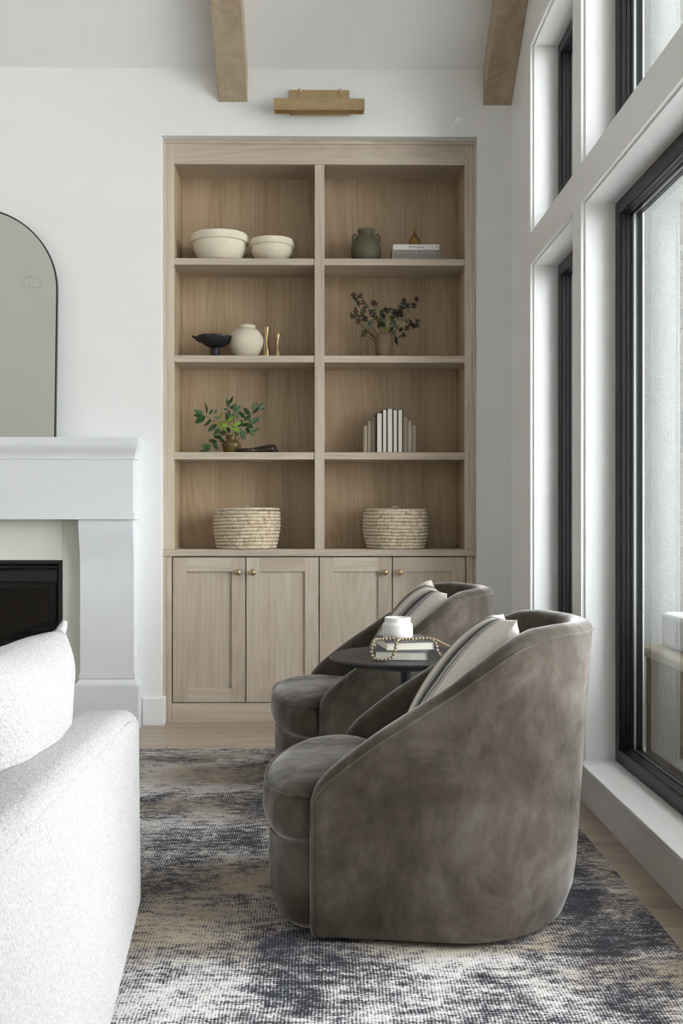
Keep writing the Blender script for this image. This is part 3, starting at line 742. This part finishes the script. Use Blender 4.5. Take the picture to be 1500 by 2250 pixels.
MB().lathe([(.026, 0), (.0295, .001), (.028, .010), (.024, .030), (.016, .048), (.0075, .058), (.0045, .062), (.0045, .069), (.003, .071), (.001, .0712)], .459, OY-.068, S1+.074, 32).build('bell_body', 'antique_brass', bell, smooth=True)
MB().tube([(.459+.0065*math.sin(t), OY-.068, S1+.074+.080-.010*math.cos(t)) for t in [2*math.pi*j/20 for j in range(20)]], .0016, 8, True).build('loop_handle', 'antique_brass', bell, smooth=True)
# compote bowl
cpx = -.542
cp = thing('pedestal_bowl', 'black textured pedestal bowl with two pointed handles', 'bowl', (cpx, OY, S2))
def wob(r, z, a): return r*(1+.03*mnoise.noise(Vector((math.cos(a)*2.5, math.sin(a)*2.5, z*40)))), z+.003*mnoise.noise(Vector((math.cos(a)*3, math.sin(a)*3, 9)))
MB().lathe([(.001, .058), (.02, .058), (.045, .064), (.072, .082), (.086, .104), (.089, .112), (.084, .113), (.07, .094), (.04, .076), (.001, .072)], cpx, OY, S2, 48, wob).build('bowl', 'black_clay', cp, smooth=True)
MB().lathe([(.001, 0), (.030, 0), (.031, .004), (.0245, .009), (.0225, .030), (.0235, .060), (.001, .062)], cpx, OY, S2, 28, wob).build('pedestal', 'black_clay', cp, smooth=True)
for sg in (-1, 1):
    MB().tube([(cpx+sg*.070, OY, S2+.095), (cpx+sg*.088, OY, S2+.101), (cpx+sg*.103, OY, S2+.109), (cpx+sg*.1135, OY, S2+.115)], [.016, .010, .0068, .004], 10).build('handle', 'black_clay', cp, smooth=True)
# moon jar vase
vx = -.380
mj = MB().lathe([(.001, 0), (.040, 0), (.050, .005), (.070, .030), (.083, .060), (.0875, .085), (.084, .110), (.070, .134), (.050, .150), (.040, .155), (.0385, .158), (.041, .166), (.042, .170), (.039, .171), (.036, .160), (.06, .13), (.07, .06), (.001, .01)], 0, 0, 0, 56).build('round_vase', 'cream_ceramic', smooth=True)
mj.scale = (1.06, 1.06, 1.02); mj.location = (vx-.002, OY+.03, S2); tag(mj, 'round cream ceramic vase with a short neck behind the pedestal bowl', 'vase')
def candlestick(cx_, h, label):
    p = [(.001, 0), (.019, 0), (.0195, .004), (.0165, h*.2), (.0095, h*.38), (.0055, h*.52), (.006, h*.60), (.0115, h*.78), (.019, h*.985), (.0185, h), (.013, h), (.008, h*.9), (.001, h*.88)]
    o = MB().lathe(p, 0, 0, 0, 32).build('candlestick', 'gold', smooth=True); o.location = (cx_, OY-.01, S2)
    return tag(o, label, 'candlestick', 'gold candlesticks')
candlestick(-.2815, .158, 'taller waisted gold candlestick next to the round cream vase')
candlestick(-.2265, .124, 'shorter waisted gold candlestick, right of the taller one')
# stems helper
def curve_pts(a, b, bow, n=8):
    a, b = Vector(a), Vector(b); mid = (a+b)/2+Vector(bow)
    return [a*(1-t)**2+mid*2*t*(1-t)+b*t*t for t in [j/n for j in range(n+1)]]
def leaf_mesh(name, mat, wid=.30, parent=None, fold=.06, tip=.95):
    m = MB(); N = 7
    L, Cc, Rr = [], [], []
    for i in range(N+1):
        t = i/N; w_ = wid*(math.sin(math.pi*t**.8)**tip)*.5 if 0 < i < N else .0
        dz = -.10*t*t
        L.append((t, w_, dz+w_*fold*4)); Cc.append((t, 0, dz)); Rr.append((t, -w_, dz+w_*fold*4))
    m.rows([L, Cc, Rr], False)
    o = m.build(name, mat, parent, local=True, smooth=True)
    return o
def put_leaf(o, a, b, twist):
    d = Vector(b)-Vector(a); L = d.length
    q = d.to_track_quat('X', 'Z'); o.location = a; o.rotation_mode = 'QUATERNION'
    o.rotation_quaternion = q @ Matrix.Rotation(twist, 3, 'X').to_quaternion(); o.scale = (L, L, L)
# leafy sprigs in olive glass vase (units of .4 mm in the plane of the shelf opening, measured from the neck)
px = -.4585
gv = thing('glass_vase', 'small olive brown glass vase holding green leafy sprigs', 'vase', (px, OY, S3))
MB().lathe([(.001, 0), (.033, 0), (.038, .004), (.046, .030), (.0495, .044), (.048, .050), (.036, .060), (.0255, .068), (.024, .074), (.026, .088), (.0285, .094), (.0265, .094), (.022, .080), (.0225, .07), (.044, .046), (.034, .008), (.001, .006)], px, OY, S3, 48).build('vase_body', 'olive_glass', gv, smooth=True)
sp = thing('leafy_sprigs', 'fresh green leafy sprigs standing in the olive glass vase', 'plant', (px, OY, S3+.09))
U = .0004; Zn = .0; O_ = Vector((625, 600))
LV = [(245, 345, 140, 325), (285, 340, 175, 292), (305, 350, 180, 440), (325, 350, 312, 200), (350, 340, 395, 280), (365, 388, 285, 470), (430, 450, 335, 535), (480, 515, 410, 595), (460, 540, 540, 585), (500, 612, 395, 605), (440, 685, 330, 645), (385, 745, 270, 735), (410, 700, 475, 790), (375, 765, 250, 815), (470, 640, 540, 675), (585, 225, 558, 130), (595, 200, 655, 125), (600, 250, 680, 205), (650, 290, 680, 190), (665, 330, 750, 230), (850, 335, 775, 240), (890, 285, 915, 190), (935, 245, 932, 160), (950, 260, 1045, 188), (890, 320, 980, 262), (960, 250, 1035, 240), (860, 440, 965, 360), (800, 380, 720, 300), (870, 555, 970, 518), (850, 560, 915, 595), (760, 560, 755, 640), (820, 520, 890, 460), (780, 400, 870, 350), (410, 330, 445, 275), (575, 280, 530, 255), (400, 370, 465, 375), (560, 420, 600, 290), (600, 430, 585, 330), (700, 480, 760, 400), (720, 440, 790, 470), (800, 500, 860, 560), (640, 480, 700, 560), (740, 520, 800, 640), (560, 470, 500, 500), (690, 400, 700, 320), (620, 400, 660, 310), (760, 480, 850, 440), (600, 560, 560, 480), (660, 560, 720, 590), (560, 560, 480, 540), (820, 470, 900, 500), (840, 380, 870, 440), (540, 380, 545, 290), (690, 560, 650, 470), (800, 560, 850, 510)]
LIME = [(395, 415, 440, 430), (455, 440, 550, 530), (480, 400, 530, 320), (590, 440, 665, 370), (600, 470, 655, 490), (650, 490, 755, 445), (645, 515, 740, 560), (500, 445, 600, 420), (520, 480, 610, 500), (780, 440, 810, 460), (600, 450, 650, 410)]
lg = leaf_mesh('leaf', 'leaf_green', .46, sp); ll = leaf_mesh('leaf', 'leaf_lime', .36, sp)
def toL(x, y, dy): return Vector(((x-O_.x)*U, dy, -(y-O_.y)*U))
first = {lg: True, ll: True}
for src, data in ((lg, LV), (ll, LIME)):
    for i, (a, b, c_, d_) in enumerate(data):
        o = src if i == 0 else inst(src, sp, (0, 0, 0))
        yb = random.uniform(-.05, .05) if src is lg else random.uniform(-.075, -.03)
        if d_ > 700: yb = -.06
        c_, d_ = a+(c_-a)*1.12, b+(d_-b)*1.12
        put_leaf(o, toL(a, b, yb), toL(c_, d_, yb+random.uniform(-.02, .02)), (1.57 if i % 2 else -1.57)+random.uniform(-.6, .6))
for tip, bow in (((305, 345), (-.01, 0, .03)), ((590, 220), (-.005, 0, .0)), ((900, 300), (.0, 0, .03)), ((860, 440), (.01, 0, .02)), ((870, 555), (.01, 0, .02)), ((385, 745), (-.035, 0, .06)), ((430, 450), (-.005, 0, .03)), ((665, 330), (0, 0, 0)), ((480, 420), (0, 0, .02))):
    p_ = toL(*tip, random.uniform(-.04, .03) if tip[1] < 700 else -.06)
    MB().tube(curve_pts((random.uniform(-.012, .012), random.uniform(-.01, .01), -.06), p_, bow), .0012, 6).build('stem', 'stem', sp, local=True, smooth=True)
# dark carved chain
ck = thing('carved_chain', 'dark brown carved wooden chain links lying beside the glass vase', 'ornament', (-.33, OY-.02, S3))
def link(cx_, cy_, cz_, a, b, rot, rad):
    pts = []
    for j in range(28):
        t = 2*math.pi*j/28; v = Vector((a*math.copysign(abs(math.cos(t))**.8, math.cos(t)), b*math.sin(t), 0)); pts.append(rot @ v+Vector((cx_, cy_, cz_)))
    return MB().tube(pts, rad, 10, True).build('chain_link', 'dark_link', ck, smooth=True)
link(-.372, OY-.03, S3+.0125, .044, .026, Matrix.Rotation(R(10), 3, 'Z'), .011)
link(-.295, OY-.03, S3+.021, .056, .024, Matrix.Rotation(R(-9), 3, 'Y') @ Matrix.Rotation(R(20), 3, 'X'), .0105)
link(-.262, OY-.03, S3+.0115, .036, .024, Matrix.Rotation(R(4), 3, 'Y') @ Matrix.Rotation(R(-25), 3, 'Z'), .0085)
# berry branches in brown vase
bvx = .310
bv = MB().lathe([(.001, 0), (.034, 0), (.0345, .010), (.0385, .016), (.040, .026), (.0425, .070), (.0445, .110), (.0435, .117), (.036, .124), (.033, .126), (.031, .122), (.036, .10), (.034, .02), (.001, .016)], 0, 0, 0, 48).build('stoneware_vase', 'brown_clay', smooth=True, auto=50)
bv.location = (bvx, OY, S2); tag(bv, 'speckled brown cylindrical stoneware vase holding berry branches', 'vase')
br = thing('berry_branches', 'dried berry branches with dusky green leaves in the brown vase', 'plant', (bvx, OY, S2+.122))
U2 = .000338; O2 = Vector((710, 785))
def toB(x, y, dy=0): return Vector(((x-O2.x)*U2, dy, -(y-O2.y)*U2))
CL = [(250, 220), (290, 250), (350, 230), (340, 310), (400, 330), (450, 340), (290, 390), (240, 490), (300, 505), (310, 610), (350, 570), (380, 480), (430, 510), (550, 280), (580, 320), (400, 770), (440, 740), (1190, 270), (1150, 330), (1010, 280), (970, 340), (1080, 350), (1000, 370), (940, 420), (890, 420), (970, 450), (910, 490), (960, 520), (860, 470), (740, 420), (790, 430), (960, 720), (1010, 790), (1050, 690), (1075, 630), (1130, 610), (1150, 660), (1205, 600), (1200, 645), (700, 520), (560, 500), (600, 560), (520, 430), (830, 540), (700, 650)]
def cluster(mat, seed, nb=16, rad=.012):
    rnd = random.Random(seed); m = MB()
    for _ in range(nb):
        d = Vector((rnd.gauss(0, 1), rnd.gauss(0, 1), rnd.gauss(0, 1))).normalized()*rad*rnd.uniform(.35, 1.15); r = rnd.uniform(.002, .0036)
        m.lathe([(.0003, -r), (r*.8, -r*.6), (r, 0), (r*.8, r*.6), (.0003, r)], d.x, d.y, d.z, 6)
        m.tube([(0, 0, 0), tuple(d)], .0005, 4)
    return m.build('berry_cluster', mat, br, local=True, smooth=True)
cs_ = [cluster('berry', 3, 26, .016), cluster('berry', 8, 26, .016), cluster('seed_tan', 5, 26, .016)]
used = set()
for i, (x, y) in enumerate(CL):
    s_ = cs_[2] if (x < 620 and i % 2) or (x < 480 and y > 700) else cs_[i % 2]
    o = s_ if s_ not in used else inst(s_, br, (0, 0, 0)); used.add(s_)
    o.location = toB(x, y, random.uniform(-.05, .04)); o.rotation_euler = (random.random()*6, random.random()*6, random.random()*6)
LB = [(400, 360, 440, 460, 0), (560, 540, 530, 640, 0), (660, 520, 640, 690, 1), (770, 560, 830, 470, 2), (750, 650, 765, 760, 2), (680, 590, 780, 620, 0), (390, 540, 470, 580, 1), (510, 600, 460, 680, 1), (500, 720, 420, 660, 0), (860, 600, 930, 690, 0), (830, 700, 900, 820, 0), (890, 800, 910, 950, 1), (1060, 400, 1090, 470, 0), (640, 480, 720, 420, 1), (740, 500, 800, 420, 1), (800, 560, 880, 620, 1), (640, 420, 560, 470, 0), (700, 560, 620, 600, 0), (900, 560, 980, 590, 0), (1000, 560, 1040, 600, 0), (800, 640, 850, 580, 1), (480, 390, 430, 340, 0), (420, 470, 350, 440, 1), (560, 440, 620, 380, 0), (660, 440, 700, 560, 1), (850, 520, 950, 480, 1), (920, 430, 1000, 400, 1), (720, 600, 660, 680, 0), (780, 700, 840, 640, 0), (600, 480, 520, 420, 1), (860, 660, 790, 730, 1), (1080, 640, 1040, 560, 0), (340, 340, 300, 280, 1), (960, 380, 1060, 300, 1)]
lsrc = [leaf_mesh('leaf', 'leaf_dusky', .5, br), leaf_mesh('leaf', 'leaf_deep', .52, br), leaf_mesh('leaf', 'leaf_lime', .5, br)]
used = set()
for (a, b, c_, d_, k_) in LB:
    s_ = lsrc[k_]; o = s_ if s_ not in used else inst(s_, br, (0, 0, 0)); used.add(s_); yb = random.uniform(-.06, .02)
    put_leaf(o, toB(a, b, yb), toB(c_, d_, yb+random.uniform(-.015, .015)), random.uniform(.9, 1.9))
for tip in ((250, 220), (290, 390), (240, 490), (310, 600), (550, 280), (400, 760), (1200, 250), (1010, 290), (970, 450), (740, 420), (1010, 780), (1210, 600), (640, 520)):
    MB().tube(curve_pts((random.uniform(-.02, .02), random.uniform(-.01, .01), -.06), toB(*tip, random.uniform(-.03, .02)), ((tip[0]-710)*U2*.12, 0, .012)), [.0018-.0012*j/8 for j in range(9)], 6).build('stem', 'stem', br, local=True, smooth=True)
# upright books between stepped bookends
def upright(x0, x1, h, label, d=.15):
    b = thing('book', label, 'book', ((x0+x1)/2, OY, S3), 'upright books on the third shelf'); w_ = x1-x0; ct_ = .0024
    for xx in (x0, x1-ct_): MB().box(xx, xx+ct_, OY-d/2, OY+d/2, S3, S3+h).build('cover', 'cover_black', b, bevel=.0005, seg=1)
    MB().box(x0, x1, OY+d/2, OY+d/2+.003, S3, S3+h).build('spine', 'cover_black', b)
    MB().box(x0+ct_, x1-ct_, OY-d/2+.003, OY+d/2, S3+.003, S3+h-.003).build('pages', 'paper', b, bevel=.0008, seg=1)
upright(.2705, .2995, .199, 'upright book, pages outward, shortest and leftmost of five')
upright(.3000, .3225, .2165, 'upright book, pages outward, second from the left of five')
upright(.3230, .3520, .2225, 'upright book, pages outward, tallest and in the middle of five')
upright(.3525, .3755, .2160, 'upright book, pages outward, fourth from the left of five', .146)
upright(.3760, .4005, .2160, 'upright book, pages outward, rightmost of five', .15)
def bookend(xa, xb, sg, label):
    b = thing('bookend', label, 'bookend', ((xa+xb)/2, OY, S3), 'stepped wooden bookends')
    hs = [.181, .163, .140]; w_ = (xb-xa)/3
    for i, h in enumerate(hs):
        a = xb-w_*(i+1) if sg < 0 else xa+w_*i
        m = MB(); d = .045-.006*i
        m.prism([(a+.0004, OY-d), (a+w_*.5, OY-d-.004), (a+w_-.0004, OY-d), (a+w_-.0004, OY+.05), (a+.0004, OY+.05)], 2, S3, S3+h)
        m.build('step', 'bookend_wood', b, bevel=.0015)
bookend(.2055, .2700, -1, 'stepped whitewashed wooden bookend left of the upright books')
bookend(.4010, .4700, 1, 'stepped whitewashed wooden bookend right of the upright books')
# coiled baskets
def basket(cx_, rb, rt, h, label, seed):
    t = thing('lidded_basket', label, 'basket', (cx_, 5.30, S4), 'coiled palm baskets')
    NR = 11; seg = 216; rows = []; rnd = random.Random(seed)
    ph = [rnd.random()*6 for _ in range(NR+1)]
    def rad(z): q = z/h; return rb+(rt-rb)*q+.010*math.sin(math.pi*q)
    dz = h/NR
    rows.append([(.0*math.cos(2*math.pi*j/seg), 0, 0) for j in range(seg)])
    for i in range(NR):
        for kk in range(7):
            tt = kk/6*math.pi; z = i*dz+dz*(1-math.cos(tt))/2
            row = []
            for j in range(seg):
                a = 2*math.pi*j/seg
                st_ = .0016*math.sin(a*62+ph[i]+.8*math.sin(a*7+ph[i]))*math.sin(tt)
                tilt = .0045*math.sin(a*1.0+seed)+.002*mnoise.noise(Vector((math.cos(a)*2, math.sin(a)*2, seed)))
                r = rad(z)-.0095+.0095*math.sin(tt)+st_+.002*mnoise.noise(Vector((math.cos(a)*5, math.sin(a)*5, i*3.1+seed)))
                zz = z+tilt*math.sin(math.pi*z/h)
                row.append((r*math.cos(a), r*math.sin(a), zz))
            rows.append(row)
    rows.append([(.0, 0, h) for j in range(seg)])
    MB().rows(rows).build('basket_body', 'palm_straw', t, local=True, smooth=True)
    rows = []; rl = rt-.004
    for ri, (r, z) in enumerate([(rl-.006, h+.0002), (rl, h+.003), (rl+.002, h+.008), (rl-.003, h+.0125), (rl-.014, h+.0145), (rl-.02, h+.0135), (rl-.028, h+.0155), (rl-.036, h+.0142), (rl-.05, h+.016), (rl*.5, h+.0165), (.001, h+.017)]):
        rows.append([((r+.0012*math.sin(62*2*math.pi*j/seg))*math.cos(2*math.pi*j/seg), (r+.0012*math.sin(62*2*math.pi*j/seg))*math.sin(2*math.pi*j/seg), z+.003*math.sin(2*math.pi*j/seg+seed)) for j in range(seg)])
    MB().rows(rows, True, True, True).build('lid', 'palm_straw', t, local=True, smooth=True)
    MB().tube([(.018*math.cos(a), .0, h+.015+.011*math.sin(a)) for a in [math.pi*j/10 for j in range(11)]], .0035, 8).build('lid_loop', 'palm_straw', t, local=True, smooth=True)
basket(-.3825, .150, .168, .190, 'pale coiled palm basket with lid on the bottom shelf, nearer the fireplace', 2)
basket(.3705, .147, .163, .188, 'tan coiled palm basket with lid on the bottom shelf, nearer the windows', 6)

# ------------------------------------------------------------------ outside
struct(MB().box(1.2, 14, -12, 12, -.12, -.03).build('patio_ground', 'patio'))
struct(MB().box(1.2, 5.2, -1.9, -1.5, -.03, 4.05).build('wall_light_block', 'stucco'))  # unseen wing added to block shallow daylight along the patio
struct(MB().box(1.17, 4.8, -1.9, 5.2, 4.05, 4.3).build('roof_light_block', 'trim_paint'))  # unseen roof added to cut high sky light so daylight enters level
struct(MB().box(1.2, 5.2, 4.72, 5.2, -.03, 5.2).build('wall_outside', 'stucco'))
od = thing('outdoor_bench', 'pale ribbed outdoor bench with a white cushion beyond the glass', 'outdoor bench', (1.72, 3.5, -.03))
ol = []
def rounded(x0, x1, y0, y1, r, n=10):
    p = []
    for cx_, cy_, s0 in ((x1-r, y1-r, 0), (x0+r, y1-r, 90), (x0+r, y0+r, 180), (x1-r, y0+r, 270)):
        for j in range(n+1):
            t = R(s0+90*j/n); p.append((cx_+r*math.cos(t), cy_+r*math.sin(t)))
    return p
MB().prism(rounded(1.338, 2.12, 2.2, 4.50, .16), 2, .43, .475).build('top_rail', 'rail_wood', od, bevel=.012)
MB().prism(rounded(1.353, 2.10, 2.22, 4.48, .15), 2, 0, .43).build('body', 'weave', od)
MB().prism(rounded(1.41, 2.05, 2.3, 4.40, .08), 2, .475, .615).build('seat_cushion', 'outdoor_fabric', od, bevel=.02, seg=3)
per = rounded(1.383, 2.132, 2.218, 4.482, .15, 8)
slat = MB().box(-.006, .006, -.0065, .0065, 0, .43).build('slat', 'weave', od, local=True)
kk = 0
for i in range(86):
    yy = 2.36+i*.0232
    o = slat if kk == 0 else inst(slat, od, (0, 0, 0)); kk += 1
    o.location = Vector((1.352, yy, 0))-Vector((1.72, 3.5, -.03))
